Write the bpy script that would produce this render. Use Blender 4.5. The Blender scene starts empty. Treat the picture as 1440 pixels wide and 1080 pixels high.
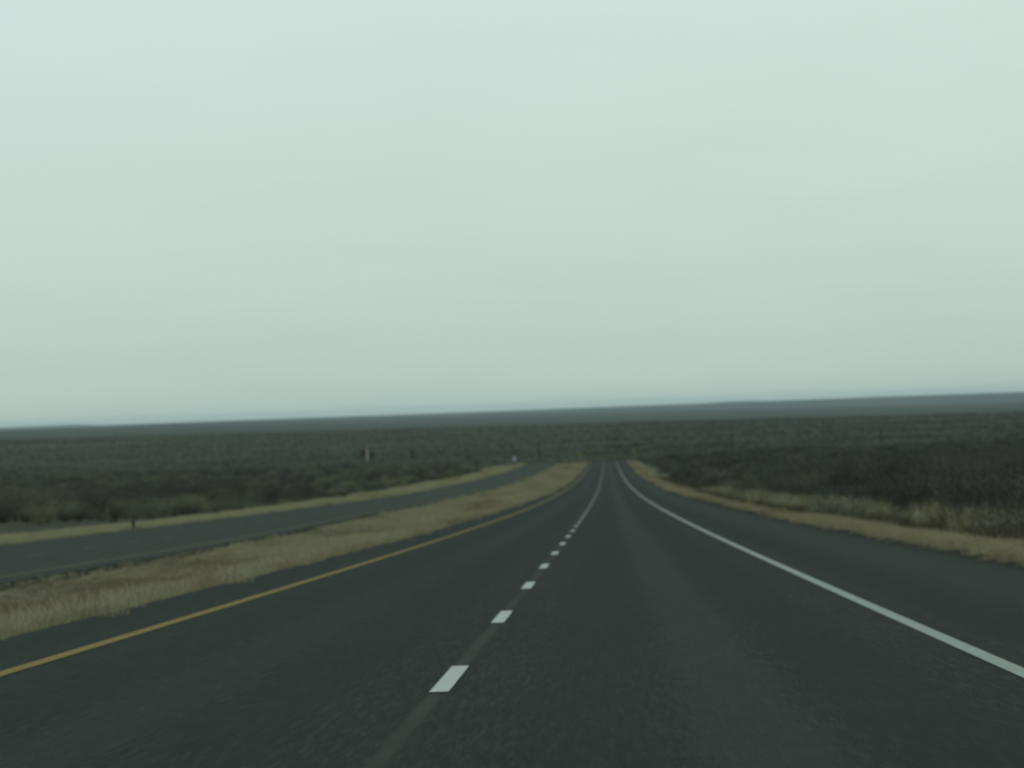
import bpy, math, random
import numpy as np
from mathutils import Matrix, Vector

scene = bpy.context.scene
COL = scene.collection
R_ = math.radians

# ------------------------------------------------------------------ camera
CAM_Z = 1.22
cam_data = bpy.data.cameras.new('camera')
cam = bpy.data.objects.new('camera', cam_data)
COL.objects.link(cam)
cam_data.sensor_fit = 'HORIZONTAL'
cam_data.sensor_width = 36.0
cam_data.lens = 36.0 * 5211.0 / 1440.0
cam_data.clip_start = 0.1
cam_data.clip_end = 200000.0
cam.matrix_world = (Matrix.Translation((0, 0, CAM_Z)) @ Matrix.Rotation(0.0250, 4, 'Z')
                    @ Matrix.Rotation(math.pi / 2 + 36.0 / 5211.0, 4, 'X') @ Matrix.Rotation(-R_(2.07), 4, 'Z'))
cam_data.dof.use_dof = True
cam_data.dof.focus_distance = 13.0
cam_data.dof.aperture_fstop = 8.2
scene.camera = cam

# ------------------------------------------------------------------ sky, sun, exposure
SUN_EL, SUN_AZ = R_(48), R_(35)          # azimuth clockwise from +Y (the way the road runs)
world = bpy.data.worlds.new('World')
scene.world = world
world.use_nodes = True
wn, wl = world.node_tree.nodes, world.node_tree.links
wn.clear()
def wnode(t, **kw):
    n = wn.new(t)
    for k, v in kw.items():
        setattr(n, k, v)
    return n
out = wnode('ShaderNodeOutputWorld')
bg = wnode('ShaderNodeBackground')
bg.inputs['Strength'].default_value = 0.1
sky = wnode('ShaderNodeTexSky', sky_type='NISHITA', sun_disc=False)
sky.sun_elevation = SUN_EL
sky.sun_rotation = SUN_AZ
sky.dust_density = 0.4
sky.ozone_density = 2.0
tc = wnode('ShaderNodeTexCoord')
sep = wnode('ShaderNodeSeparateXYZ')
wl.new(tc.outputs['Generated'], sep.inputs[0])
# overcast veil: darker and greyer low down, brighter higher up (values x10, background strength 0.1)
ramp = wnode('ShaderNodeValToRGB')
ramp.color_ramp.interpolation = 'LINEAR'
e = ramp.color_ramp.elements
e[0].position = 0.0;  e[0].color = (0.430, 0.570, 0.512, 1)
e[1].position = 1.0;  e[1].color = (0.62, 0.78, 0.72, 1)
a = e.new(0.045); a.color = (0.530, 0.678, 0.608, 1)
a = e.new(0.11); a.color = (0.615, 0.760, 0.695, 1)
a = e.new(0.30); a.color = (0.62, 0.775, 0.715, 1)
wl.new(sep.outputs['Z'], ramp.inputs[0])
# cloud layer coordinates: the layer seen in perspective from below
zz = wnode('ShaderNodeMath', operation='ADD'); zz.inputs[1].default_value = 0.16
wl.new(sep.outputs['Z'], zz.inputs[0])
zc = wnode('ShaderNodeMath', operation='MAXIMUM'); zc.inputs[1].default_value = 0.05
wl.new(zz.outputs[0], zc.inputs[0])
dx = wnode('ShaderNodeMath', operation='DIVIDE'); dy = wnode('ShaderNodeMath', operation='DIVIDE')
wl.new(sep.outputs['X'], dx.inputs[0]); wl.new(zc.outputs[0], dx.inputs[1])
wl.new(sep.outputs['Y'], dy.inputs[0]); wl.new(zc.outputs[0], dy.inputs[1])
cmb = wnode('ShaderNodeCombineXYZ')
wl.new(dx.outputs[0], cmb.inputs[0]); wl.new(dy.outputs[0], cmb.inputs[1])
n1 = wnode('ShaderNodeTexNoise'); n1.inputs['Scale'].default_value = 2.6; n1.inputs['Detail'].default_value = 7.0
n1.inputs['Roughness'].default_value = 0.5; n1.inputs['Distortion'].default_value = 0.6
wl.new(cmb.outputs[0], n1.inputs['Vector'])
mr = wnode('ShaderNodeMapRange'); mr.inputs[1].default_value = 0.3; mr.inputs[2].default_value = 0.7
mr.inputs[3].default_value = 9.85; mr.inputs[4].default_value = 10.22
wl.new(n1.outputs['Fac'], mr.inputs[0])
veil = wnode('ShaderNodeVectorMath', operation='SCALE')
wl.new(ramp.outputs[0], veil.inputs[0]); wl.new(mr.outputs[0], veil.inputs['Scale'])
# thin places in the veil let a little of the blue sky through
n2 = wnode('ShaderNodeTexNoise'); n2.inputs['Scale'].default_value = 0.75; n2.inputs['Detail'].default_value = 3.0
mp = wnode('ShaderNodeVectorMath', operation='ADD'); mp.inputs[1].default_value = (3.1, 7.7, 0)
wl.new(cmb.outputs[0], mp.inputs[0]); wl.new(mp.outputs[0], n2.inputs['Vector'])
mr2 = wnode('ShaderNodeMapRange'); mr2.inputs[1].default_value = 0.35; mr2.inputs[2].default_value = 0.75
mr2.inputs[3].default_value = 0.99; mr2.inputs[4].default_value = 0.90
wl.new(n2.outputs['Fac'], mr2.inputs[0])
# the veil thins out broadly towards the left of the view
mr3 = wnode('ShaderNodeMapRange', interpolation_type='SMOOTHSTEP'); mr3.inputs[1].default_value = -0.07; mr3.inputs[2].default_value = -0.34
mr3.inputs[3].default_value = 0.0; mr3.inputs[4].default_value = 0.20
wl.new(sep.outputs['X'], mr3.inputs[0])
sb = wnode('ShaderNodeMath', operation='SUBTRACT', use_clamp=True)
wl.new(mr2.outputs[0], sb.inputs[0]); wl.new(mr3.outputs[0], sb.inputs[1])
mix = wnode('ShaderNodeMix', data_type='RGBA')
wl.new(sb.outputs[0], mix.inputs[0])
wl.new(sky.outputs[0], mix.inputs[6]); wl.new(veil.outputs[0], mix.inputs[7])
wl.new(mix.outputs[2], bg.inputs['Color'])
wl.new(bg.outputs[0], out.inputs[0])

sun_data = bpy.data.lights.new('sun', 'SUN')
sun_data.energy = 0.5
sun_data.angle = R_(25)
sun_data.color = (0.97, 1.0, 0.90)
sun = bpy.data.objects.new('sun', sun_data)
COL.objects.link(sun)
sdir = Vector((math.sin(SUN_AZ) * math.cos(SUN_EL), math.cos(SUN_AZ) * math.cos(SUN_EL), math.sin(SUN_EL)))
sun.rotation_euler = sdir.to_track_quat('Z', 'Y').to_euler()
sun.location = (0, 0, 60)

vs = scene.view_settings
vs.view_transform = 'Standard'
vs.look = 'None'
vs.exposure = 0.0
vs.gamma = 1.0
vs.use_curve_mapping = False
scene.render.engine = 'CYCLES'
scene.cycles.use_denoising = True
scene.cycles.max_bounces = 5
scene.cycles.volume_bounces = 1
scene.cycles.transparent_max_bounces = 8

# ------------------------------------------------------------------ helpers
rng = np.random.default_rng(11)
random.seed(11)

def link(name, me, parent=None, mat=None):
    o = bpy.data.objects.new(name, me)
    COL.objects.link(o)
    if parent is not None:
        o.parent = parent
    if mat is not None:
        me.materials.append(mat)
    return o

def tag(o, label=None, cat=None, group=None, kind=None):
    if label: o['label'] = label
    if cat: o['category'] = cat
    if group: o['group'] = group
    if kind: o['kind'] = kind
    return o

def mesh(name, v, f, smooth=False):
    me = bpy.data.meshes.new(name)
    me.from_pydata([tuple(p) for p in v], [], [tuple(q) for q in f])
    if smooth:
        me.polygons.foreach_set('use_smooth', [True] * len(me.polygons))
    me.update()
    return me

class Nodes:
    """A small helper around one material's node tree."""
    def __init__(self, name, rough=0.9, spec=0.2):
        self.m = bpy.data.materials.new(name)
        self.m.use_nodes = True
        self.t = self.m.node_tree
        self.b = self.t.nodes['Principled BSDF']
        self.b.inputs['Roughness'].default_value = rough
        self.b.inputs['Specular IOR Level'].default_value = spec
    def n(self, t, **kw):
        n = self.t.nodes.new(t)
        for k, v in kw.items():
            setattr(n, k, v)
        return n
    def l(self, a, b):
        self.t.links.new(a, b)
    def pos(self):
        return self.n('ShaderNodeNewGeometry').outputs['Position']
    def noise(self, scale, detail=3.0, rough=0.55, vec=None, stretch=None):
        n = self.n('ShaderNodeTexNoise')
        n.inputs['Scale'].default_value = scale
        n.inputs['Detail'].default_value = detail
        n.inputs['Roughness'].default_value = rough
        v = vec if vec is not None else self.pos()
        if stretch:
            s = self.n('ShaderNodeVectorMath', operation='MULTIPLY')
            s.inputs[1].default_value = stretch
            self.l(v, s.inputs[0]); v = s.outputs[0]
        self.l(v, n.inputs['Vector'])
        return n.outputs['Fac']
    def rng(self, v, a, b, c, d, smooth=False):
        n = self.n('ShaderNodeMapRange')
        if smooth: n.interpolation_type = 'SMOOTHSTEP'
        self.l(v, n.inputs[0])
        for i, x in enumerate((a, b, c, d)):
            n.inputs[i + 1].default_value = x
        return n.outputs[0]
    def mix(self, fac, a, b):
        n = self.n('ShaderNodeMix', data_type='RGBA')
        if isinstance(fac, (int, float)): n.inputs[0].default_value = fac
        else: self.l(fac, n.inputs[0])
        for i, c in ((6, a), (7, b)):
            if isinstance(c, tuple): n.inputs[i].default_value = (*c, 1)
            else: self.l(c, n.inputs[i])
        return n.outputs[2]
    def math(self, op, a, b=None):
        n = self.n('ShaderNodeMath', operation=op)
        for i, c in ((0, a), (1, b)):
            if c is None: continue
            if isinstance(c, (int, float)): n.inputs[i].default_value = c
            else: self.l(c, n.inputs[i])
        return n.outputs[0]
    def bump(self, h, strength=0.5, dist=0.01):
        n = self.n('ShaderNodeBump')
        n.inputs['Strength'].default_value = strength
        n.inputs['Distance'].default_value = dist
        self.l(h, n.inputs['Height'])
        self.l(n.outputs[0], self.b.inputs['Normal'])
    def done(self, c):
        if isinstance(c, tuple): self.b.inputs['Base Color'].default_value = (*c, 1)
        else: self.l(c, self.b.inputs['Base Color'])
        return self.m

# ------------------------------------------------------------------ the lie of the land
def sstep(x, a, b):
    t = np.clip((np.asarray(x, float) - a) / (b - a), 0, 1)
    return t * t * (3 - 2 * t)

CREST = 1070.0
def _near(d):
    return -0.02347805 * d + 0.01146427e-3 * d ** 2 - 0.00231333e-6 * d ** 3
_yy = np.arange(CREST, 60001.0, 2.0)
def _far(knots_y, knots_s):
    s = np.interp(_yy, knots_y, knots_s)
    return _near(CREST) + np.concatenate([[0], np.cumsum((s[1:] + s[:-1]) * 1.0)])
PLAIN = -27.0
_road_far = np.maximum(_far([CREST, 1110, 1400, 1500], [-0.0068, -0.034, -0.034, 0.0]), PLAIN)
_side_far = np.maximum(_far([CREST, 1120, 60000], [-0.0068, -0.0128, -0.0128]), PLAIN)
def z_road(y):
    y = np.asarray(y, float)
    return np.where(y < CREST, _near(np.minimum(y, CREST)), np.interp(y, _yy, _road_far))
def z_side(y):
    y = np.asarray(y, float)
    return np.where(y < CREST, _near(np.minimum(y, CREST)), np.interp(y, _yy, _side_far))

def x_lane(y):                       # lane line of the other carriageway
    return np.interp(y, [-100, 60, 98, 147, 206, 300, 420, 3000], [-14.4, -14.6, -15.1, -16.4, -18.0, -18.9, -19.1, -19.1])
_yl = np.arange(-100, 1800, 5.0)
_xl = np.convolve(np.pad(x_lane(_yl), 10, 'edge'), np.ones(21) / 21, 'valid')
def x_lane(y):
    return np.interp(y, _yl, _xl)

RX0, RX1 = -5.95, 5.35               # paved width of the near carriageway
LW0, LW1 = -4.9, 4.25                # paved width of the far one, about its lane line

def wob(x, y, k, seed):
    r = np.random.default_rng(seed)
    s = 0
    for i in range(5):
        a = r.uniform(0, 2 * math.pi); q = k * r.uniform(0.6, 2.2)
        s = s + np.sin((x * math.cos(a) + y * math.sin(a)) * q + r.uniform(0, 6.28)) / (0.6 + 0.4 * i)
    return s / 3.0

def ground_z(x, y):
    x = np.asarray(x, float); y = np.asarray(y, float)
    w = sstep(np.abs(x + 8), 40, 170)
    z = z_road(y) * (1 - w) + z_side(y) * w
    xl = x_lane(y)
    # cross-section of the corridor, gone once the road is
    lo, hi = xl + LW0, xl + LW1
    corridor = 1 - sstep(y, 1500, 1700)
    mid = 0.5 * (hi + RX0); half = np.maximum(0.5 * (RX0 - hi), 0.5)
    med = -0.03 - 0.28 * np.clip(1 - ((x - mid) / half) ** 2, 0, 1)
    right = -0.03 - 0.55 * sstep(x, RX1 + 0.6, RX1 + 6.0) + 0.35 * sstep(x, 14, 26)
    left = -0.03 - 0.45 * sstep(-x, -lo + 0.5, -lo + 7.0) + 0.3 * sstep(-x, -lo + 9, -lo + 25)
    off = np.where(x > RX1, right, np.where(x > RX0, -0.12, np.where(x > hi, med, np.where(x > lo, -0.12, left))))
    z = z + off * corridor
    away = np.maximum(np.maximum(x - 12, -26 - x), 0)
    z = z + 0.22 * sstep(away, 0, 25) * wob(x, y, 0.05, 3)
    z = z + 0.8 * sstep(away, 60, 350) * sstep(y, 150, 500) * wob(x, y, 0.012, 4)
    z = z + 1.2 * sstep(y, 1900, 3200) * wob(x, y, 0.004, 5)
    z = z - 0.0095 * np.clip(x, -2600, 2600) * sstep(y, 1600, 5200)
    z = z + 1.6 * np.exp(-((y - 5300 - 0.10 * x) / 480.0) ** 2)
    z = z - 11.0 * sstep(y, 5700, 8600)
    z = z + 2.5 * sstep(y, 8200, 12000) * wob(x, y, 0.0011, 6)
    return z

ys = np.concatenate([np.arange(-60, 300, 5.0), np.arange(300, 1800, 12.0), np.geomspace(1800, 7000, 90), np.geomspace(7200, 62000, 60)])
xa = np.concatenate([np.arange(0, 40, 1.25), np.geomspace(40, 26000, 52)])
xs = np.concatenate([-xa[::-1][:-1], xa])
# put columns exactly on the pavement edges of the near road
for e_ in (RX0 - 0.02, RX1 + 0.02):
    xs[np.argmin(np.abs(xs - e_))] = e_
X, Y = np.meshgrid(xs, ys)
Z = ground_z(X, Y)
nx, ny = len(xs), len(ys)
vv = np.stack([X.ravel(), Y.ravel(), Z.ravel()], 1)
ii = (np.arange(ny - 1)[:, None] * nx + np.arange(nx - 1)[None, :]).ravel()
ff = np.stack([ii, ii + 1, ii + nx + 1, ii + nx], 1)

# ground: pale straw-coloured soil by the road, dark scrub cover farther off
g = Nodes('ground_soil', 0.95, 0.05)
P = g.pos()
sp = g.n('ShaderNodeSeparateXYZ'); g.l(P, sp.inputs[0])
soil = g.mix(g.rng(g.noise(0.9, 5), 0.35, 0.65, 0, 1), (0.090, 0.084, 0.052), (0.175, 0.162, 0.100))
soil = g.mix(g.rng(g.noise(14, 3), 0.4, 0.7, 0, 0.6), soil, (0.05, 0.045, 0.026))
scrub = g.mix(g.rng(g.noise(0.035, 6, 0.65), 0.38, 0.64, 0, 1), (0.024, 0.027, 0.021), (0.050, 0.052, 0.034))
scrub = g.mix(g.rng(g.noise(0.0016, 6, 0.62, stretch=(0.35, 1.0, 1.0)), 0.56, 0.70, 0, 0.7), scrub, (0.075, 0.085, 0.056))
scrub = g.mix(g.rng(g.noise(0.0008, 5, 0.6, stretch=(0.3, 1.3, 1.0)), 0.50, 0.62, 0, 0.9), scrub, (0.026, 0.031, 0.026))
ax = g.math('ABSOLUTE', g.math('ADD', sp.outputs['X'], 9.0))
edge = g.math('ADD', ax, g.rng(g.noise(0.12, 3), 0, 1, -4, 4))
far = g.math('MAXIMUM', g.rng(edge, 18, 24, 0, 1, True), g.rng(sp.outputs['Y'], 1250, 1500, 0, 1, True))
ground = link('ground', mesh('ground', vv, ff, True), None, g.done(g.mix(far, soil, scrub)))
tag(ground, kind='structure')

# low blue hills along the horizon
def ridge(name, y, x0, x1, n, hfun, depth, mat):
    q = np.linspace(x0, x1, n)
    top = hfun(q)
    base = -60.0
    v = []; 
    for k, (t, s) in enumerate(((0, -1), (0.55, -0.45), (1.0, 0), (0.5, 0.6), (0, 1))):
        v += [(q[i], y + s * depth, base + (top[i] - base) * t) for i in range(n)]
    f = []
    for k in range(4):
        f += [(k * n + i, k * n + i + 1, (k + 1) * n + i + 1, (k + 1) * n + i) for i in range(n - 1)]
    o = link(name, mesh(name, v, f, True), None, mat)
    return tag(o, kind='structure')
hm = Nodes('hill_scrub', 0.95, 0.05)
hill_mat = hm.done(hm.mix(hm.rng(hm.noise(0.0011, 6, 0.65), 0.35, 0.65, 0, 1), (0.024, 0.031, 0.030), (0.042, 0.048, 0.042)))
def hills_near(q):
    return -12 + 1.6 * np.sin(q / 2300.0 + 0.5) + 1.4 * np.sin(q / 870.0) + 1.0 * np.sin(q / 333.0)
def hills_far(q):
    h = -9 + 2 * np.sin(q / 4100.0 + 1.0) + 2.5 * np.sin(q / 1300.0)
    h = h + 26 * (sstep(-q, 7150, 7420) - sstep(-q, 9300, 9900)) * 0.9       # mesa at the left end of the skyline
    h = h + 12 * (sstep(q, 1450, 1620) - sstep(q, 2050, 2160))               # low step
    h = h + 5 * (sstep(q, 3500, 3760) - sstep(q, 9800, 10400))
    return h
ridge('hills', 30000, -26000, 26000, 260, hills_near, 3200, hill_mat)
ridge('hills_beyond', 52000, -26000, 26000, 420, hills_far, 4200, hill_mat)

# ------------------------------------------------------------------ carriageways
def strip_mesh(name, y0, y1, step, xa, xb, lift, skirt=None, cols=1):
    """A sheet that follows the road from y0 to y1 between xa(y) and xb(y)."""
    n = max(1, int(math.ceil((y1 - y0) / step)))
    yy = np.linspace(y0, y1, n + 1)
    A = xa(yy) if callable(xa) else np.full(n + 1, xa)
    B = xb(yy) if callable(xb) else np.full(n + 1, xb)
    z = z_road(yy) + lift
    rows = []
    if skirt: rows.append(np.stack([A - 0.03, yy, z - skirt], 1))
    for c in range(cols + 1):
        rows.append(np.stack([A + (B - A) * c / cols, yy, z], 1))
    if skirt: rows.append(np.stack([B + 0.03, yy, z - skirt], 1))
    m_ = len(rows)
    v = np.stack(rows, 1).reshape(-1, 3)
    f = []
    for i in range(n):
        for c in range(m_ - 1):
            k = i * m_ + c
            f.append((k, k + 1, k + m_ + 1, k + m_))
    return mesh(name, v, f)

def asphalt(name, dark, light, bands, seam=None):
    a = Nodes(name, 0.95, 0.10)
    P = a.pos()
    grain = a.noise(26, 4, 0.75, stretch=(1, 0.05, 1))
    chips = a.n('ShaderNodeTexVoronoi'); chips.inputs['Scale'].default_value = 70
    a.l(P, chips.inputs['Vector'])
    c = a.mix(a.rng(a.noise(0.55, 5, 0.6, stretch=(1, 0.12, 1)), 0.3, 0.7, 0, 1), dark, light)
    c = a.mix(a.rng(grain, 0.46, 0.74, 0, 0.6), c, tuple(3.0 * q for q in light))
    c = a.mix(a.rng(chips.outputs['Distance'], 0.15, 0.55, 0.5, 0.0), c, tuple(0.55 * q for q in dark))
    sp = a.n('ShaderNodeSeparateXYZ'); a.l(P, sp.inputs[0])
    xw = a.math('ADD', sp.outputs['X'], a.rng(a.noise(0.35, 3), 0, 1, -0.12, 0.12))
    for (x0, w, col, amt) in bands:           # worn wheel paths, painted sky reflection, sealed joints, rumble strip
        d = a.math('ABSOLUTE', a.math('SUBTRACT', xw, x0))
        fac = a.rng(d, w * 0.45, w, amt, 0.0, True)
        wear = a.rng(a.noise(0.8, 4, 0.6, stretch=(1, 0.15, 1)), 0.3, 0.7, 0.55, 1.0)
        c = a.mix(a.math('MULTIPLY', fac, wear), c, col)
    if seam is not None:                      # sealed joint between the lanes
        d = a.math('ABSOLUTE', a.math('ADD', a.math('SUBTRACT', sp.outputs['X'], seam), a.rng(a.noise(0.7, 3), 0, 1, -0.03, 0.03)))
        patchy = a.rng(a.noise(1.2, 5, 0.7, stretch=(1, 0.2, 1)), 0.30, 0.62, 0.25, 0.95)
        c = a.mix(a.math('MULTIPLY', a.rng(d, 0.025, 0.075, 1, 0, True), patchy), c, (0.0345, 0.0395, 0.0325))
    a.bump(chips.outputs['Distance'], 0.5, 0.006)
    return a.done(c)

bands = [(-3.75, 0.5, (0.0112, 0.0155, 0.0148), 0.6), (-2.05, 0.5, (0.0112, 0.0155, 0.0148), 0.6),
         (-0.15, 0.5, (0.0112, 0.0155, 0.0148), 0.6), (1.55, 0.5, (0.0108, 0.0150, 0.0143), 0.7),
         (0.70, 0.42, (0.0250, 0.0330, 0.0305), 0.7), (-2.9, 0.42, (0.0205, 0.0275, 0.0255), 0.5),  # lighter lane centres; the right one has the sky's reflection painted in
         (3.25, 0.42, (0.0105, 0.0135, 0.0128), 0.85), (4.5, 0.8, (0.0270, 0.0300, 0.0260), 0.6),
         (-5.5, 0.45, (0.0125, 0.0160, 0.0148), 0.5)]
road_mat = asphalt('asphalt', (0.0110, 0.0153, 0.0136), (0.0147, 0.0198, 0.0175), bands, -1.12)
far_road_mat = asphalt('asphalt_grey', (0.0195, 0.0245, 0.0208), (0.0255, 0.0308, 0.0262), [])
def worn(name, base, under, lo, hi):
    p = Nodes(name, 0.85, 0.12)
    n = p.noise(9, 6, 0.7)
    n2 = p.noise(60, 2, 0.6)
    c = p.mix(p.rng(n, lo, hi, 1, 0), base, under)
    c = p.mix(p.rng(n2, 0.55, 0.7, 0, 0.5), c, under)
    return p.done(c)
white_paint = worn('white_paint', (0.40, 0.43, 0.41), (0.24, 0.26, 0.25), 0.25, 0.48)
edge_paint = worn('edge_paint', (0.28, 0.305, 0.288), (0.17, 0.185, 0.175), 0.25, 0.55)
yellow_paint = worn('yellow_paint', (0.215, 0.150, 0.032), (0.100, 0.078, 0.028), 0.25, 0.58)
old_paint = worn('worn_out_white_paint', (0.135, 0.145, 0.135), (0.065, 0.070, 0.065), 0.3, 0.6)
old_yellow = worn('worn_out_yellow_paint', (0.130, 0.105, 0.040), (0.060, 0.056, 0.032), 0.3, 0.62)

ROAD_END = 1480
road = link('road', strip_mesh('road', -40, ROAD_END, 5, RX0, RX1, 0.0, 0.2, 8), None, road_mat)
tag(road, kind='structure')
far_road = link('road_beyond_median', strip_mesh('road_beyond_median', -40, ROAD_END, 5, lambda y: x_lane(y) + LW0, lambda y: x_lane(y) + LW1, 0.0, 0.2, 4), None, far_road_mat)
tag(far_road, kind='structure')

DASH_X, WHITE_X, YELLOW_X = -1.11, 2.54, -4.66
def line(name, parent, mat, xa, xb, lift=0.006, y0=-40, y1=ROAD_END):
    return link(name, strip_mesh(name, y0, y1, 5, xa, xb, lift), parent, mat)
line('white_edge_line', road, edge_paint, WHITE_X - 0.065, WHITE_X + 0.065)
line('yellow_edge_line', road, yellow_paint, YELLOW_X - 0.075, YELLOW_X + 0.075)
line('yellow_edge_line', far_road, old_yellow, lambda y: x_lane(y) + 3.35, lambda y: x_lane(y) + 3.50)

def dash_mesh(yc, xc, w, L, lift):
    n = 5
    yy = np.linspace(yc - L / 2, yc + L / 2, n)
    z = z_road(yy) + lift
    r = np.random.default_rng(int(yc * 10) + 5000)
    v = []
    for i in range(n):
        xx = xc(yy[i]) if callable(xc) else xc
        j = r.uniform(-0.0015, 0.0015, 2)
        v += [(xx - w / 2 + j[0], yy[i], z[i]), (xx + w / 2 + j[1], yy[i], z[i])]
    return mesh('lane_dash', v, [(2 * i, 2 * i + 1, 2 * i + 3, 2 * i + 2) for i in range(n - 1)])
y = 24.95 - 12.192
while y < CREST + 8:
    link('lane_dash', dash_mesh(y, DASH_X, 0.125, 3.45, 0.008), road, white_paint)
    y += 12.192
y = 97.9 - 12.192 * 2
while y < CREST:
    link('lane_dash', dash_mesh(y, x_lane, 0.14, 3.3, 0.008), far_road, old_paint)
    y += 12.192

# dark lip along the pavement edges, ragged on its outer side
vm = Nodes('dark_edge', 0.95, 0.05)
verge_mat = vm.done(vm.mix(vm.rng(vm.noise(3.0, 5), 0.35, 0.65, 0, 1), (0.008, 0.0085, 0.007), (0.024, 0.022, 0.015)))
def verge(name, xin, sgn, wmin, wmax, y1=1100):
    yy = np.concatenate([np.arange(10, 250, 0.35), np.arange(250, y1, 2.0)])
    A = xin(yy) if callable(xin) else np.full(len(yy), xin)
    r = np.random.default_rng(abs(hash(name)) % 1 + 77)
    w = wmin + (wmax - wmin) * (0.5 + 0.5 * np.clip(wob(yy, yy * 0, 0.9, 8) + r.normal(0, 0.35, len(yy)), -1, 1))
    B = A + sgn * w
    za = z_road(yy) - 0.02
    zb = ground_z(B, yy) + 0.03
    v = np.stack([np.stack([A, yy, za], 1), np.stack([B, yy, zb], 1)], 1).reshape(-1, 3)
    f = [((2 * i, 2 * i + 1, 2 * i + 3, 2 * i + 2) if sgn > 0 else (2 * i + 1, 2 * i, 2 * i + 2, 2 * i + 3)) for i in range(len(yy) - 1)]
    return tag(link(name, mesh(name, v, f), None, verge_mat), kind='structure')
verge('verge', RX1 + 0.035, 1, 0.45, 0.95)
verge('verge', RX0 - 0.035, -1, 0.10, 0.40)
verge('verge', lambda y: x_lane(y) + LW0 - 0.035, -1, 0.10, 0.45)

# ------------------------------------------------------------------ plants
def plant_mat(name, cols, trans=0.0):
    p = Nodes(name, 0.85, 0.1)
    oi = p.n('ShaderNodeObjectInfo')
    r = p.n('ShaderNodeValToRGB')
    els = r.color_ramp.elements
    els[0].position = 0; els[0].color = (*cols[0], 1)
    els[1].position = 1; els[1].color = (*cols[-1], 1)
    for k, c in enumerate(cols[1:-1]):
        q = els.new((k + 1) / (len(cols) - 1)); q.color = (*c, 1)
    p.l(oi.outputs['Random'], r.inputs[0])
    n = p.noise(2.5, 3)
    c = p.mix(p.rng(n, 0.3, 0.7, 0.0, 0.45), r.outputs[0], tuple(0.6 * q for q in cols[0]))
    return p.done(c)

twig_dark = plant_mat('dark_mesquite_twig', [(0.040, 0.042, 0.039), (0.070, 0.062, 0.050), (0.046, 0.050, 0.046), (0.096, 0.084, 0.060)])
bark = plant_mat('bark', [(0.042, 0.037, 0.031), (0.060, 0.052, 0.042)])
twig = plant_mat('mesquite_twig', [(0.068, 0.074, 0.066), (0.130, 0.122, 0.094), (0.084, 0.092, 0.082), (0.195, 0.175, 0.118), (0.090, 0.090, 0.076)])
olive = plant_mat('olive_leaf', [(0.096, 0.110, 0.080), (0.175, 0.180, 0.110), (0.124, 0.136, 0.102), (0.240, 0.235, 0.130), (0.140, 0.150, 0.100)])
sage = plant_mat('sage_leaf', [(0.10, 0.10, 0.075), (0.30, 0.305, 0.20), (0.15, 0.16, 0.12), (0.36, 0.34, 0.19), (0.13, 0.105, 0.07), (0.20, 0.205, 0.155)])
straw = plant_mat('straw_blade', [(0.285, 0.238, 0.150), (0.370, 0.305, 0.192), (0.315, 0.265, 0.172), (0.435, 0.365, 0.228)])
pale_straw = plant_mat('pale_straw_blade', [(0.34, 0.320, 0.195), (0.44, 0.41, 0.25)])
rust = plant_mat('rust_blade', [(0.17, 0.133, 0.085), (0.27, 0.208, 0.130)])

brown = plant_mat('brown_blade', [(0.085, 0.072, 0.050), (0.125, 0.100, 0.066), (0.075, 0.070, 0.052)])

def tube(v, f, pts, rads, k=4):
    b = len(v)
    for j, (p, r) in enumerate(zip(pts, rads)):
        for q in range(k):
            a = 2 * math.pi * q / k
            v.append((p[0] + r * math.cos(a), p[1] + r * math.sin(a), p[2]))
    for j in range(len(pts) - 1):
        for q in range(k):
            f.append((b + j * k + q, b + j * k + (q + 1) % k, b + (j + 1) * k + (q + 1) % k, b + (j + 1) * k + q))

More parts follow.
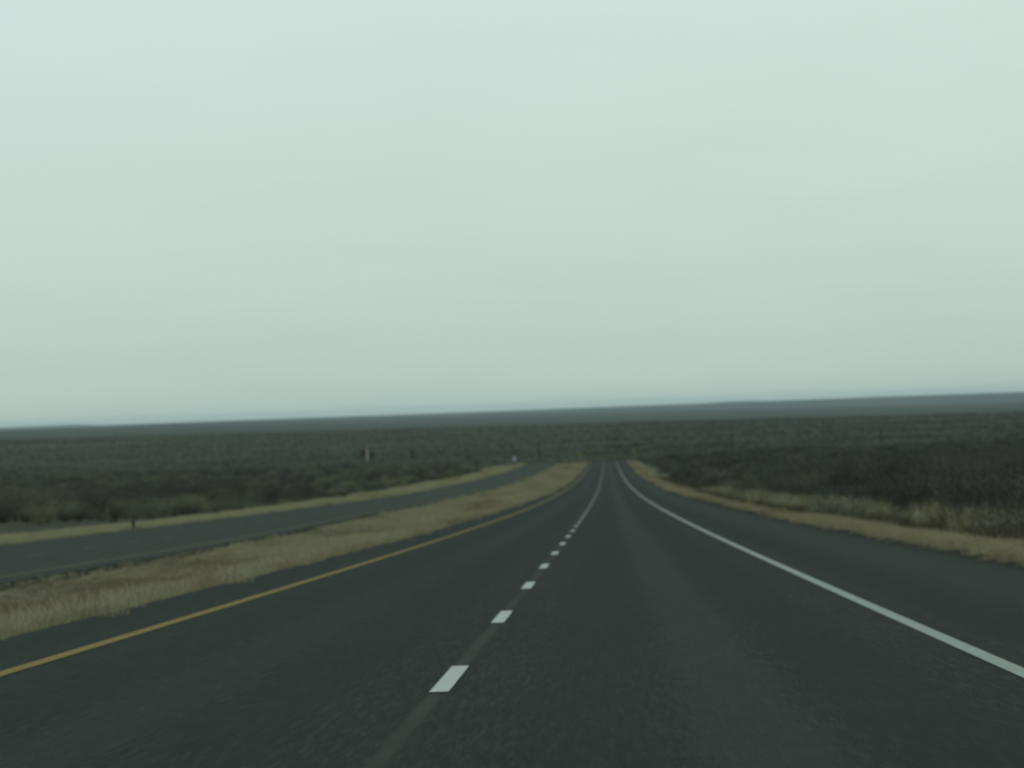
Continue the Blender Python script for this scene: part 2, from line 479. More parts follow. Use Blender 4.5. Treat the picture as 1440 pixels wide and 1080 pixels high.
def shrub_geo(seed, h, rad, n_stem, n_twig, n_leaf, leaf, flat=1.0, twig_w=0.011, twig_l=0.42):
    """Several arching stems from one root; twigs and small leaves round their upper parts."""
    r = random.Random(seed)
    sv, sf, tv, tf, lv, lf = [], [], [], [], [], []
    tips = []
    for s in range(n_stem):
        a = 2 * math.pi * (s + r.uniform(-0.4, 0.4)) / n_stem
        reach = rad * r.uniform(0.35, 0.95)
        top = h * r.uniform(0.62, 0.98) * (1 - 0.25 * (reach / rad) ** 2)
        pts, rads = [], []
        for j in range(5):
            t = j / 4
            rr = reach * (t ** 1.15)
            wob_ = 0.07 * h * t
            pts.append((rr * math.cos(a) + r.uniform(-wob_, wob_), rr * math.sin(a) + r.uniform(-wob_, wob_), -0.1 + (top + 0.1) * t ** 0.85))
            rads.append(0.035 * (1 - 0.85 * t) * h / 2)
        tube(sv, sf, pts, rads)
        for j in range(1, 5):
            tips.append((pts[j], j / 4))
        for b_ in range(3):                    # side branches
            j = r.randint(1, 3)
            a2 = a + r.uniform(-1.4, 1.4); L = rad * r.uniform(0.25, 0.5)
            p0 = pts[j]
            p1 = (p0[0] + L * 0.6 * math.cos(a2), p0[1] + L * 0.6 * math.sin(a2), p0[2] + L * r.uniform(0.2, 0.5))
            p2 = (p0[0] + L * math.cos(a2 + 0.3), p0[1] + L * math.sin(a2 + 0.3), p0[2] + L * r.uniform(0.4, 1.0))
            tube(sv, sf, [p0, p1, p2], [rads[j] * 0.6, rads[j] * 0.4, rads[j] * 0.15], 3)
            tips += [(p1, 0.6), (p2, 0.9)]
    def spot():
        p, t = r.choice(tips)
        q = rad * 0.30
        x, y_, z = p[0] + r.gauss(0, q), p[1] + r.gauss(0, q), p[2] + r.gauss(0, q * 0.6) * flat
        z = max(0.04, min(z, h * 1.06))
        return x, y_, z
    for k in range(n_twig):
        x, y_, z = spot()
        a = math.atan2(y_, x) + r.gauss(0, 0.9); el = r.uniform(0.1, 1.3)
        L = twig_l * r.uniform(0.5, 1.3)
        d = (math.cos(a) * math.cos(el) * L, math.sin(a) * math.cos(el) * L, math.sin(el) * L)
        a3 = r.uniform(0, 2 * math.pi)
        w = (math.cos(a3) * twig_w, math.sin(a3) * twig_w, 0)
        b = len(tv)
        tv += [(x - w[0], y_ - w[1], z), (x + w[0], y_ + w[1], z), (x + d[0], y_ + d[1], z + d[2])]
        tf.append((b, b + 1, b + 2))
    for k in range(n_leaf):
        x, y_, z = spot()
        s = leaf * r.uniform(0.5, 1.3)
        u = Vector((r.gauss(0, 1), r.gauss(0, 1), r.gauss(0, 1))).normalized()
        w = u.cross(Vector((r.gauss(0, 1), r.gauss(0, 1), r.gauss(0, 1)))).normalized()
        c = Vector((x, y_, z)); b = len(lv)
        lv += [c - u * s, c + w * s * 0.45, c + u * s, c - w * s * 0.45]
        lf.append((b, b + 1, b + 2, b + 3))
    nt = len(tv)
    fol_v = tv + [tuple(p) for p in lv]
    fol_f = tf + [tuple(nt + q for q in p) for p in lf]
    return (sv, sf), (fol_v, fol_f)

def joined(name, parts):
    v, f, mi = [], [], []
    mats = []
    for (pv, pf), m in parts:
        b = len(v); v += list(pv); f += [tuple(b + q for q in p) for p in pf]
        mats.append(m); mi += [len(mats) - 1] * len(pf)
    me = mesh(name, v, f)
    for m in mats: me.materials.append(m)
    me.polygons.foreach_set('material_index', mi)
    return me

# shapes: dark bare mesquite (0-3), olive creosote (4-6)
DETAIL = []
for k in range(4):
    DETAIL.append((shrub_geo(100 + k, 2.4, 1.55, 8, 1500, 260, 0.055), bark, twig_dark if k < 2 else twig, 2.4))
for k in range(3):
    DETAIL.append((shrub_geo(200 + k, 1.6, 1.15, 9, 500, 1100, 0.060, 1.0, 0.010, 0.3), bark, olive, 1.6))
STEMS = [mesh('stems', *d[0][0]) for d in DETAIL]
FOL = [mesh('foliage', *d[0][1]) for d in DETAIL]
for i, d in enumerate(DETAIL):
    STEMS[i].materials.append(d[1]); FOL[i].materials.append(d[2])
LOW = []
for k in range(4):
    s_, f_ = shrub_geo(300 + k, 2.2, 1.6, 5, 150, 70, 0.17, 1.0, 0.045, 0.6)
    LOW.append(joined('mesquite', [(s_, bark), (f_, twig_dark if k < 2 else twig)]))
for k in range(3):
    s_, f_ = shrub_geo(400 + k, 1.5, 1.25, 5, 60, 190, 0.17, 1.0, 0.035, 0.4)
    LOW.append(joined('creosote', [(s_, bark), (f_, olive)]))

def tuft_geo(seed, n, h, spread, w, lean):
    r = random.Random(seed); v, f = [], []
    for k in range(n):
        a = r.uniform(0, 6.28); q = spread * math.sqrt(r.random())
        x, y_ = q * math.cos(a), q * math.sin(a)
        L = h * r.uniform(0.45, 1.1); a2 = a + r.gauss(0, 0.8); ln = lean * r.uniform(0.2, 1.2)
        ux, uy = math.cos(a2), math.sin(a2); a3 = r.uniform(0, 6.28)
        wx, wy = math.cos(a3) * w, math.sin(a3) * w
        b = len(v)
        v += [(x - wx, y_ - wy, -0.03), (x + wx, y_ + wy, -0.03),
              (x + ux * L * ln * 0.35 + wx * 0.7, y_ + uy * L * ln * 0.35 + wy * 0.7, L * 0.6),
              (x + ux * L * ln * 0.35 - wx * 0.7, y_ + uy * L * ln * 0.35 - wy * 0.7, L * 0.6),
              (x + ux * L * ln, y_ + uy * L * ln, L)]
        f += [(b, b + 1, b + 2, b + 3), (b + 3, b + 2, b + 4)]
    return v, f

def scatter(name, pts, rot, scl, idx, protos, label, cat):
    """Points with one prototype each, instanced by geometry nodes: ONE object."""
    coll = bpy.data.collections.new(name + '_shapes')
    for k, me in enumerate(protos):
        coll.objects.link(bpy.data.objects.new('%s_shape_%02d' % (name, k), me))
    me = bpy.data.meshes.new(name)
    me.vertices.add(len(pts))
    me.vertices.foreach_set('co', np.asarray(pts, np.float32).ravel())
    for nm, tp, arr, key in (('rot', 'FLOAT_VECTOR', rot, 'vector'), ('scl', 'FLOAT_VECTOR', scl, 'vector'), ('idx', 'INT', idx, 'value')):
        at = me.attributes.new(nm, tp, 'POINT')
        at.data.foreach_set(key, np.asarray(arr, np.int32 if tp == 'INT' else np.float32).ravel())
    me.update()
    o = link(name, me)
    ng = bpy.data.node_groups.new(name, 'GeometryNodeTree')
    ng.interface.new_socket('Geometry', in_out='INPUT', socket_type='NodeSocketGeometry')
    ng.interface.new_socket('Geometry', in_out='OUTPUT', socket_type='NodeSocketGeometry')
    N, L = ng.nodes, ng.links
    gi, go = N.new('NodeGroupInput'), N.new('NodeGroupOutput')
    ci = N.new('GeometryNodeCollectionInfo')
    ci.inputs['Collection'].default_value = coll
    ci.inputs['Separate Children'].default_value = True
    ci.inputs['Reset Children'].default_value = True
    ip = N.new('GeometryNodeInstanceOnPoints')
    ip.inputs['Pick Instance'].default_value = True
    def attr(nm, tp):
        a = N.new('GeometryNodeInputNamedAttribute'); a.data_type = tp
        a.inputs['Name'].default_value = nm
        return a.outputs['Attribute']
    L.new(gi.outputs[0], ip.inputs['Points'])
    L.new(ci.outputs[0], ip.inputs['Instance'])
    L.new(attr('idx', 'INT'), ip.inputs['Instance Index'])
    L.new(attr('rot', 'FLOAT_VECTOR'), ip.inputs['Rotation'])
    L.new(attr('scl', 'FLOAT_VECTOR'), ip.inputs['Scale'])
    L.new(ip.outputs[0], go.inputs[0])
    md = o.modifiers.new('scatter', 'NODES'); md.node_group = ng
    return tag(o, label, cat, kind='stuff')

def jitter(x0, x1, y0, y1, cell, r):
    gx = np.arange(x0, x1, cell); gy = np.arange(y0, y1, cell)
    A, B = np.meshgrid(gx, gy)
    A = A.ravel() + r.uniform(0, cell, A.size); B = B.ravel() + r.uniform(0, cell, B.size)
    return A, B

def frame_u(x, y):                    # where a ground point falls across the frame, -720..720 in the frame
    return (x / np.maximum(y, 1) + 0.025) * 5211
def left_limit(y):
    return x_lane(y) + LW0 - 8.2 - 1.8 * wob(y, y * 0, 0.05, 21)
def right_limit(y):
    return 10.6 + 2.0 * wob(y, y * 0, 0.09, 22)

# ---- scrub positions
px, py, tier = [], [], []
for (y0, y1, cell, t) in ((40, 450, 2.5, 0), (450, 1090, 3.7, 1), (1090, 2600, 6.2, 2), (2600, 5750, 12.0, 3)):
    w = 0.19 * y1 + 40
    A, B = jitter(-w, w, y0, y1, cell, rng)
    keep = np.abs(frame_u(A, B)) < 720 + 130 + 40000 / B
    keep &= (A < left_limit(B)) | (A > right_limit(B)) | (B > 1560)
    clump = wob(A, B, 0.045, 31) + 0.7 * wob(A, B, 0.013, 32)
    thin = np.where(A < 0, -0.15, -0.75)
    if t == 0:
        keep &= clump + rng.normal(0, 0.35, A.size) > thin
    else:
        keep &= clump + rng.normal(0, 0.45, A.size) > -0.55
    A, B = A[keep], B[keep]
    px.append(A); py.append(B); tier.append(np.full(A.size, t))
px, py, tier = map(np.concatenate, (px, py, tier))
n = len(px)
pz = ground_z(px, py)
green = 0.55 * wob(px, py, 0.03, 41) + rng.normal(0, 0.6, n) - np.where(px > 0, 0.10, -0.30)
front = np.where(px > 0, px - right_limit(py), left_limit(py) - px)
dark = rng.random(n) < np.where(py > 1200, 0.45, np.where(px > 0, 0.58, np.where(front < 14, 0.68, 0.42)))
idx = np.where(green > np.where((px > 0) & (py < 500), 0.45, 0.12), 4 + rng.integers(0, 3, n), rng.integers(0, 2, n) + np.where(dark, 0, 2))
big = np.where(px > 0, 1.0, 0.86) * (0.42 + 0.78 * rng.random(n) ** 1.4)
big = big * np.where(tier == 3, 1.25, 1.0)
# lower bushes along the front of the thickets
front = np.where(px > 0, px - right_limit(py), left_limit(py) - px)
big = big * np.where(py < 1300, 0.55 + 0.45 * sstep(front, 0, 7), 1.0)
rotz = rng.uniform(0, 6.28, n)

# the individually built ones: those that show largest on either side
app = big * np.where(idx < 4, 2.4, 1.6) / py
infr = np.abs(frame_u(px, py)) < 705
solo = np.zeros(n, bool)
for side in (px > 0, px < 0):
    c = np.where(side & infr & (py < 900))[0]
    c = c[np.argsort(-app[c])][:150 if side is not None else 0]
    solo[c] = True

LABELS = {
    (True, True): ('dark bare twiggy mesquite shrub in the thicket beside the paved shoulder', 'mesquite shrubs in the thicket by the shoulder'),
    (True, False): ('low olive bush among the dark thicket beside the paved shoulder', 'olive bushes in the thicket by the shoulder'),
    (False, True): ('dark twiggy mesquite shrub in the scrub beyond the far carriageway', 'mesquite shrubs beyond the far carriageway'),
    (False, False): ('olive green bush in the scrub beyond the far carriageway', 'olive bushes beyond the far carriageway')}
for i in np.where(solo)[0]:
    k = int(idx[i])
    o = bpy.data.objects.new('mesquite_shrub' if k < 4 else 'creosote_bush', None)
    COL.objects.link(o)
    o.empty_display_size = 0.3
    o.location = (px[i], py[i], pz[i])
    s = float(big[i])
    o.rotation_euler = (0, 0, float(rotz[i])); o.scale = (s * 1.05, s * 1.05, s)
    lab, grp = LABELS[(bool(px[i] > 0), k < 4)]
    hgt = s * (2.4 if k < 4 else 1.6)
    size = 'tall' if hgt > 2.1 else ('low' if hgt < 1.25 else 'mid sized')
    row = 'edging' if front[i] < 3 else ('just inside' if front[i] < 9 else 'deep inside')
    u_ = frame_u(px[i], py[i])
    part_ = ('nearest the frame edge' if abs(u_) > 560 else 'in the nearer stretch' if abs(u_) > 380 else 'in the farther stretch')
    lab = '%s %s %s %s' % (size, 'dark twiggy shrub' if k < 4 else 'olive bush', row,
                           ('the shoulder thicket, ' if px[i] > 0 else 'the far road scrub, ') + part_)
    tag(o, lab, 'shrub' if k < 4 else 'bush', grp)
    for nm, me in (('stems', STEMS[k]), ('foliage', FOL[k])):
        c = bpy.data.objects.new(nm, me); COL.objects.link(c); c.parent = o

rest = ~solo
proto = [joined('mesquite', [(DETAIL[k][0][0], bark), (DETAIL[k][0][1], DETAIL[k][2])]) for k in range(7)] + LOW
pid = idx + np.where((tier >= 1), 7, 0)
m3 = np.where(tier >= 2, 1.0, 1.0)
scl = np.stack([big * 1.1, big * 1.1, big], 1)
rot = np.stack([np.zeros(n), np.zeros(n), rotz], 1)
scatter('scrub', np.stack([px, py, pz], 1)[rest], rot[rest], scl[rest], pid[rest], proto,
        'dark grey green scrub covering the plain on both sides of the highway out to the horizon', 'scrub')

# ---- dry grass of the median and the two verges
tufts = [mesh('tuft', *tuft_geo(500 + k, 64, 0.27, 0.27, 0.0038, 0.6)) for k in range(4)]
for t in tufts: t.materials.append(straw)
ptufts = [mesh('tuft', *tuft_geo(520 + k, 64, 0.31, 0.28, 0.0038, 0.6)) for k in range(3)]
for t in ptufts: t.materials.append(pale_straw)
rtufts = [mesh('tuft', *tuft_geo(540 + k, 54, 0.26, 0.25, 0.0045, 0.8)) for k in range(3)]
for t in rtufts: t.materials.append(rust)
btufts = [mesh('tuft', *tuft_geo(560 + k, 60, 0.42, 0.75, 0.016, 0.5)) for k in range(3)]      # broader, for the distance
for t in btufts: t.materials.append(straw)
bp = [mesh('tuft', *tuft_geo(580 + k, 60, 0.45, 0.75, 0.016, 0.5)) for k in range(3)]
for t in bp: t.materials.append(pale_straw)
GP = tufts + ptufts + rtufts + btufts + bp        # 0-3 straw, 4-6 pale, 7-9 rust, 10-12 broad straw, 13-15 broad pale

def grass(name, lo, hi, pale, short, label, ymin=15, taper=0.0):
    P_, I_, S_ = [], [], []
    for (y0, y1, cell, broad) in ((ymin, 130, 0.27, False), (130, 320, 0.5, False), (320, 1085, 0.95, True)):
        x0 = float(np.min(lo(np.arange(y0, y1, 5.0)))) - 1; x1 = float(np.max(hi(np.arange(y0, y1, 5.0)))) + 1
        A, B = jitter(x0, x1, y0, y1, cell, rng)
        rag = 0.16 * wob(A, B, 1.1, 51) + rng.normal(0, 0.10, A.size)
        keep = (A > lo(B) + rag) & (A < hi(B) + rag) & (np.abs(frame_u(A, B)) < 720 + 60 + 25000 / B)
        keep &= (wob(A, B, 0.5, 52) + rng.normal(0, 0.5, A.size)) > -0.75
        A, B = A[keep], B[keep]
        m = len(A)
        patch = wob(A, B * 0.45, 0.55, 53) + 0.6 * wob(A, B, 0.16, 54) + rng.normal(0, 0.28, m)
        q = np.clip((A - lo(B)) / np.maximum(hi(B) - lo(B), 0.5), 0, 1)
        rusty = patch > 0.20 + 1.1 * np.abs(q - 0.55)
        is_pale = rng.random(m) < pale
        if broad:
            k = np.where(is_pale, 13 + rng.integers(0, 3, m), 10 + rng.integers(0, 3, m))
            k = np.where(rusty & (rng.random(m) < 0.7), 7 + rng.integers(0, 3, m), k)
        else:
            k = np.where(is_pale, 4 + rng.integers(0, 3, m), rng.integers(0, 4, m))
            k = np.where(rusty, 7 + rng.integers(0, 3, m), k)
        s = rng.uniform(0.55, 1.25, m) * short * (0.75 + 0.25 * np.clip(wob(A, B, 0.3, 55) + 0.5, 0, 1.5))
        s = s * np.where(q < taper, 0.30 + 0.70 * (q / max(taper, 1e-3)) ** 1.5, 1.0)
        s = np.where((k >= 7) & (k < 10) & broad, s * 2.0, s)
        P_.append(np.stack([A, B, ground_z(A, B)], 1)); I_.append(k); S_.append(s)
    Pn, In, Sn = map(np.concatenate, (P_, I_, S_))
    m = len(Pn)
    wide = rng.uniform(0.9, 1.4, m)
    scatter(name, Pn, np.stack([rng.normal(0, 0.08, m), rng.normal(0, 0.08, m), rng.uniform(0, 6.28, m)], 1),
            np.stack([Sn * wide, Sn * wide, Sn], 1), In, GP, label, 'grass')
    return m
ng_ = 0
ng_ += grass('median_grass', lambda y: x_lane(y) + LW1 + 0.05, lambda y: RX0 - 0.12 + 0.08 * wob(y, y * 0, 1.9, 63), 0.25, 0.9,
             'dry straw coloured grass filling the median between the two carriageways', taper=0.55)
ng_ += grass('verge_grass', lambda y: RX1 + 0.50 + 0.12 * wob(y, y * 0, 1.7, 62), lambda y: 7.75 + 0.4 * wob(y, y * 0, 0.25, 61), 0.1, 0.70,
             'short tan grass strip along the paved shoulder')
ng_ += grass('verge_grass', lambda y: left_limit(y) - 0.6, lambda y: x_lane(y) + LW0 - 0.15, 0.75, 1.0,
             'pale dry grass strip along the outer edge of the far carriageway', 60)

# ---- pale sage clumps and tall weeds between the near grass strip and the thicket
SAGE = []
for k in range(3):
    s_, f_ = shrub_geo(700 + k, 0.75, 0.6, 9, 420, 520, 0.050, 1.0, 0.007, 0.24)
    a_, b_ = mesh('stems', *s_), mesh('foliage', *f_)
    a_.materials.append(bark); b_.materials.append(sage)
    SAGE.append((a_, b_))
WEED = []
for k in range(3):
    a_ = mesh('blades', *tuft_geo(720 + k, 110, 0.95, 0.26, 0.007, 0.42)); a_.materials.append((pale_straw, straw, rust)[k])
    WEED.append(a_)
# brown stubble under and between them
A, B = jitter(7.6, 13.5, 50, 600, 0.42, rng)
keep = (A < right_limit(B) + 1.5) & (A > 7.6 + 0.4 * wob(B, B * 0, 0.25, 61)) & (np.abs(frame_u(A, B)) < 800) & (rng.random(A.size) < 0.75)
A, B = A[keep], B[keep]; m = len(A)
sc = rng.uniform(0.6, 1.5, m)
stub = [mesh('stubble', *tuft_geo(760 + k, 50, 0.30, 0.28, 0.006, 0.8)) for k in range(3)]
for t in stub: t.materials.append(brown)
scatter('brown_stubble', np.stack([A, B, ground_z(A, B)], 1), np.stack([np.zeros(m), np.zeros(m), rng.uniform(0, 6.28, m)], 1),
        np.stack([sc, sc, sc], 1), rng.integers(0, 3, m), stub, 'dull brown stubble between the tan grass strip and the dark thicket', 'stubble')
A, B = jitter(7.9, 12.6, 58, 420, 1.25, rng)
keep = (A < right_limit(B) + 0.8) & (wob(A, B, 0.11, 71) + rng.normal(0, 0.4, A.size) > 0.0) & (np.abs(frame_u(A, B)) < 712)
A, B = A[keep], B[keep]
o_ = np.argsort(B)[:230]
def place(x, y):
    u = abs(frame_u(x, y))
    return 'nearest the frame edge' if u > 560 else 'in the nearer stretch' if u > 400 else 'in the farther stretch'
for i in o_:
    x, y = float(A[i]), float(B[i])
    weed = rng.random() < 0.36
    k = int(rng.integers(0, 3)); s = float(rng.uniform(0.45, 1.15))
    z = float(ground_z(x, y))
    if weed:
        o = link('weed_clump', WEED[k]); o.location = (x, y, z); o.scale = (s, s, s); o.rotation_euler = (0, 0, float(rng.uniform(0, 6.28)))
        tag(o, '%s %s weed clump between tan grass strip and dark thicket, %s' % ('tall' if s > 0.8 else 'short', ('pale', 'straw coloured', 'rusty brown')[k], place(x, y)),
            'weeds', 'weeds beside the paved shoulder')
        continue
    o = bpy.data.objects.new('sage_bush', None); COL.objects.link(o)
    o.location = (x, y, z); o.scale = (s, s, s); o.rotation_euler = (0, 0, float(rng.uniform(0, 6.28)))
    tag(o, '%s pale sage clump %s, %s' % ('large' if s > 0.8 else 'small', 'close behind the tan grass strip' if x < 9.6 else 'at the foot of the dark thicket', place(x, y)), 'bush', 'sage clumps beside the paved shoulder')
    for nm, me in zip(('stems', 'foliage'), SAGE[k]):
        c = bpy.data.objects.new(nm, me); COL.objects.link(c); c.parent = o

# ------------------------------------------------------------------ small man-made things
def simple(name, col, rough=0.6, var=0.25, spec=0.3, metal=0.0):
    s = Nodes(name, rough, spec)
    s.b.inputs['Metallic'].default_value = metal
    return s.done(s.mix(s.rng(s.noise(3.5, 5, 0.65), 0.3, 0.7, 0, 1), tuple(c * (1 - var) for c in col), tuple(min(1, c * (1 + var)) for c in col)))

def box(v, f, x0, x1, y0, y1, z0, z1):
    b = len(v)
    v += [(x0, y0, z0), (x1, y0, z0), (x1, y1, z0), (x0, y1, z0), (x0, y0, z1), (x1, y0, z1), (x1, y1, z1), (x0, y1, z1)]
    f += [tuple(b + q for q in p) for p in ((0, 3, 2, 1), (4, 5, 6, 7), (0, 1, 5, 4), (1, 2, 6, 5), (2, 3, 7, 6), (3, 0, 4, 7))]
def lathe(v, f, prof, k=20, cx=0.0, cy=0.0):
    b = len(v)
    for (r, z) in prof:
        for q in range(k):
            a = 2 * math.pi * q / k
            v.append((cx + r * math.cos(a), cy + r * math.sin(a), z))
    for j in range(len(prof) - 1):
        for q in range(k):
            f.append((b + j * k + q, b + j * k + (q + 1) % k, b + (j + 1) * k + (q + 1) % k, b + (j + 1) * k + q))
def part(name, parent, mat, fn):
    v, f = [], []
    fn(v, f)
    return link(name, mesh(name, v, f), parent, mat)
def thing(name, loc, label, cat, group=None, rz=0.0):
    o = bpy.data.objects.new(name, None); COL.objects.link(o)
    o.location = loc; o.rotation_euler = (0, 0, rz); o.empty_display_size = 0.5
    return tag(o, label, cat, group)
def gz(x, y): return float(ground_z(x, y))

galv = simple('galvanised_steel', (0.30, 0.31, 0.31), 0.5, 0.2, 0.4, 0.6)
sign_yellow = simple('sign_yellow', (0.22, 0.18, 0.035), 0.5, 0.1)
sign_black = simple('sign_black', (0.02, 0.02, 0.02), 0.5, 0.1)
sign_pale = simple('sign_pale', (0.36, 0.42, 0.45), 0.45, 0.08)
dark_post = simple('dark_post', (0.050, 0.052, 0.042), 0.7, 0.3)
pale_post = simple('pale_post', (0.26, 0.27, 0.23), 0.7, 0.2)
pole_wood = simple('pole_wood', (0.022, 0.019, 0.016), 0.85, 0.35)
tank_red = simple('tank_rust_red', (0.060, 0.030, 0.026), 0.6, 0.35)
tank_dark = simple('tank_dark', (0.024, 0.025, 0.025), 0.6, 0.3)
stack_pale = simple('stack_pale', (0.66, 0.60, 0.48), 0.5, 0.15)
stack_tan = simple('stack_tan', (0.46, 0.30, 0.14), 0.6, 0.2)

# two yellow diamond warning signs where the road drops out of sight
def warning_sign(x, y, zc, label):
    o = thing('warning_sign', (x, y, gz(x, y)), label, 'sign', 'yellow warning signs at the crest')
    H = zc - gz(x, y)
    part('post', o, galv, lambda v, f: (box(v, f, -0.04, 0.04, 0.03, 0.09, -0.3, H - 0.1)))
    def dia(s, y0, y1):
        def fn(v, f):
            b = len(v); r = s * 0.7071; c = 0.10
            ring = []
            for (ax_, az_) in ((r, 0), (0, r), (-r, 0), (0, -r)):
                # clipped corners
                tx, tz = -az_ / r, ax_ / r
                ring += [(ax_ * (1 - c) - tx * r * c, az_ * (1 - c) - tz * r * c), (ax_ * (1 - c) + tx * r * c, az_ * (1 - c) + tz * r * c)]
            k = len(ring)
            v.extend([(p[0], y0, H + p[1]) for p in ring] + [(p[0], y1, H + p[1]) for p in ring])
            f.append(tuple(b + q for q in range(k))); f.append(tuple(b + k + q for q in reversed(range(k))))
            for q in range(k):
                f.append((b + q, b + k + q, b + k + (q + 1) % k, b + (q + 1) % k))
        return fn
    part('border', o, sign_black, dia(1.06, 0.003, 0.024))
    part('panel', o, sign_yellow, dia(1.00, -0.006, 0.002))
warning_sign(-7.75, 1052, -11.9, 'yellow diamond warning sign on the median edge where the road dips away')
warning_sign(7.55, 1052, -11.7, 'yellow diamond warning sign on the shoulder edge where the road dips away')

# small pale sign on the far side of the other carriageway
x, y = -25.2, 1005
o = thing('roadside_sign', (x, y, gz(x, y)), 'small pale blue white sign on a dark post beyond the far carriageway', 'sign')
part('post', o, dark_post, lambda v, f: box(v, f, -0.05, 0.05, 0.02, 0.08, -0.3, 3.0))
part('panel', o, sign_pale, lambda v, f: box(v, f, -0.38, 0.38, -0.012, 0.018, 1.55, 3.0))

# dark stubby marker in the pale grass across the far carriageway
x, y = -22.35, 173.5
o = thing('marker_post', (x, y, gz(x, y)), 'dark stubby marker post in the pale grass strip across the far carriageway', 'post')
part('post', o, dark_post, lambda v, f: lathe(v, f, [(0.0, -0.2), (0.085, -0.2), (0.085, 0.44), (0.07, 0.50), (0.0, 0.52)], 12))
part('sleeve', o, simple('marker_sleeve', (0.05, 0.045, 0.03)), lambda v, f: lathe(v, f, [(0.087, 0.26), (0.095, 0.28), (0.095, 0.38), (0.087, 0.40)], 12))
# thin pale stake at the edge of the scrub
x, y = -31.2, 230
o = thing('marker_stake', (x, y, gz(x, y)), 'thin pale stake standing upright before the dark scrub edge', 'stake')
part('rod', o, pale_post, lambda v, f: lathe(v, f, [(0.0, -0.3), (0.014, -0.3), (0.012, 1.35), (0.0, 1.37)], 8))
part('cap', o, pale_post, lambda v, f: lathe(v, f, [(0.015, 1.16), (0.018, 1.18), (0.018, 1.34), (0.0, 1.40)], 8))

# crumpled pale bag caught in the weeds
def bag(v, f):
    r = random.Random(5); k, m = 14, 9
    for j in range(m):
        t = j / (m - 1); rr = math.sin(math.pi * (0.08 + 0.86 * t)) * (0.16 - 0.05 * t)
        for q in range(k):
            a = 2 * math.pi * q / k; w = rr * (1 + 0.45 * math.sin(3 * a + 4 * t) * r.uniform(0.2, 1) + r.uniform(-0.2, 0.2))
            v.append((w * math.cos(a), w * math.sin(a) * 0.8, 0.34 * t + r.uniform(-0.015, 0.015)))
    for j in range(m - 1):
        for q in range(k):
            f.append((j * k + q, j * k + (q + 1) % k, (j + 1) * k + (q + 1) % k, (j + 1) * k + q))
    f.append(tuple(reversed(range(k)))); f.append(tuple((m - 1) * k + q for q in range(k)))
v, f = [], []
bag(v, f)
o = link('plastic_bag', mesh('plastic_bag', v, f), None, simple('bag_plastic', (0.42, 0.43, 0.44), 0.4, 0.12))
o.location = (9.75, 118, gz(9.75, 118) + 0.28); o.rotation_euler = (0.2, 0.1, 0.4)
tag(o, 'crumpled pale grey bag caught in the weeds before the thicket', 'bag')

# utility poles across the plain
def utility_pole(x, y, H, label):
    o = thing('utility_pole', (x, y, gz(x, y)), label, 'pole', 'utility poles on the plain', 0.1)
    part('pole', o, pole_wood, lambda v, f: lathe(v, f, [(0.0, -1), (0.34, -1), (0.24, H), (0.0, H + 0.03)], 10))
    arm = part('crossarm', o, pole_wood, lambda v, f: box(v, f, -1.2, 1.2, -0.24, -0.12, H - 0.7, H - 0.55))
    for q in (-1.05, -0.45, 0.45, 1.05):
        part('insulator', arm, galv, lambda v, f, q=q: lathe(v, f, [(0.0, H - 0.56), (0.05, H - 0.55), (0.06, H - 0.45), (0.03, H - 0.36), (0.0, H - 0.35)], 8, q, -0.18))
utility_pole(-35.5, 1930, 10.5, 'thin dark utility pole on the plain, just left of where the road vanishes')
utility_pole(66.0, 1960, 11.5, 'thin dark utility pole on the plain above the dark roadside thicket')
utility_pole(147.0, 1990, 9.5, 'thin dark utility pole farthest from the road on the shoulder side')

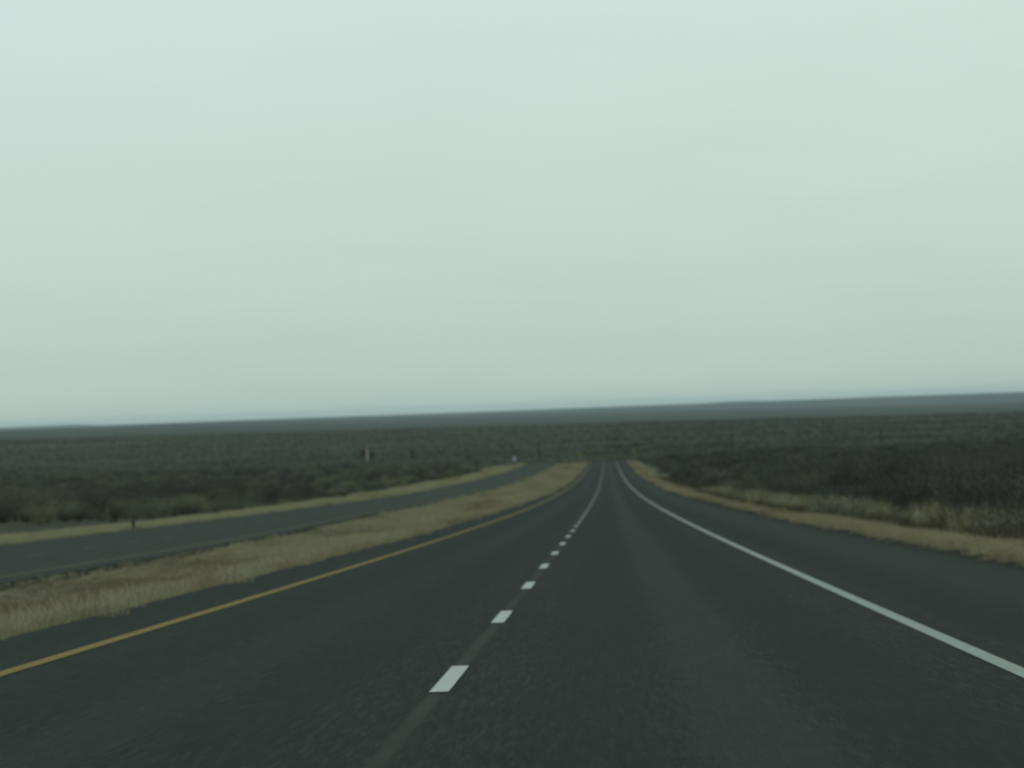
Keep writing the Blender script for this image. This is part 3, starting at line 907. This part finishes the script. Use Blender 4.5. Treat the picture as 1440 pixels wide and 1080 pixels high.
# oilfield tanks on the plain
def tank(name, x, y, r, h, mat, label, k=24):
    o = thing(name, (x, y, gz(x, y)), label, 'tank')
    part('shell', o, mat, lambda v, f: lathe(v, f, [(r, -0.3), (r, h), (r + 0.05, h), (r + 0.05, h + 0.08), (r, h + 0.08)], k))
    part('roof', o, mat, lambda v, f: lathe(v, f, [(r, h + 0.085), (r * 0.5, h + 0.30), (0.12, h + 0.42), (0.0, h + 0.42)], k))
    part('hatch', o, mat, lambda v, f: lathe(v, f, [(0.22, h + 0.15), (0.22, h + 0.50), (0.0, h + 0.52)], 12, 0.0, -r * 0.55))
    def ladder(v, f):
        for s in (-0.22, 0.22):
            box(v, f, s - 0.03, s + 0.03, -r - 0.14, -r - 0.08, 0.0, h + 0.9)
        for j in range(int(h / 0.35)):
            box(v, f, -0.19, 0.19, -r - 0.13, -r - 0.09, 0.3 + j * 0.35, 0.33 + j * 0.35)
    part('ladder', o, mat, ladder)
    return o
DT = 2290
def at(px_, d):                        # lateral position on the plain for a horizontal place in the photograph's frame
    return ((px_ - 720) - 2.4) / 5211 * d - 0.025 * d
tank('storage_tank', at(509, DT), DT, 1.55, 6.8, tank_red, 'rusty dark red storage tank on the plain beside a pale vertical stack')
tank('storage_tank', at(521.5, DT), DT + 4, 1.2, 5.0, tank_dark, 'smaller dark storage tank on the plain, just right of the pale stack')
tank('storage_tank', at(579, DT), DT, 1.05, 5.6, tank_dark, 'narrow dark tank standing alone on the plain between pale stack and road')
x = at(515.2, DT)
o = thing('vent_stack', (x, DT - 2, gz(x, DT - 2)), 'pale vertical stack with a tan top between the dark tanks', 'stack')
part('column', o, stack_pale, lambda v, f: lathe(v, f, [(0.40, -0.3), (0.40, 0.4), (0.30, 0.5), (0.30, 6.2), (0.24, 6.6)], 16))
part('tip', o, stack_tan, lambda v, f: lathe(v, f, [(0.24, 6.62), (0.22, 6.9), (0.20, 9.4), (0.24, 9.45), (0.24, 9.9), (0.0, 9.92)], 14))

# ------------------------------------------------------------------ haze
hz = bpy.data.materials.new('haze_air')
hz.use_nodes = True
ht = hz.node_tree
ht.nodes.clear()
ho = ht.nodes.new('ShaderNodeOutputMaterial')
hv = ht.nodes.new('ShaderNodeVolumePrincipled')
hv.inputs['Color'].default_value = (0.74, 0.89, 0.97, 1)
hv.inputs['Density'].default_value = 1.55e-5
hv.inputs['Anisotropy'].default_value = 0.0
ht.links.new(hv.outputs[0], ho.inputs['Volume'])
v, f = [], []
box(v, f, -30000, 30000, -400, 64000, -130, 70)
haze = link('haze', mesh('haze', v, f), None, hz)
tag(haze, 'faint blue grey haze hanging over the whole plain', 'haze', kind='stuff')
print('scrub', n, 'solo', int(solo.sum()), 'grass', ng_)
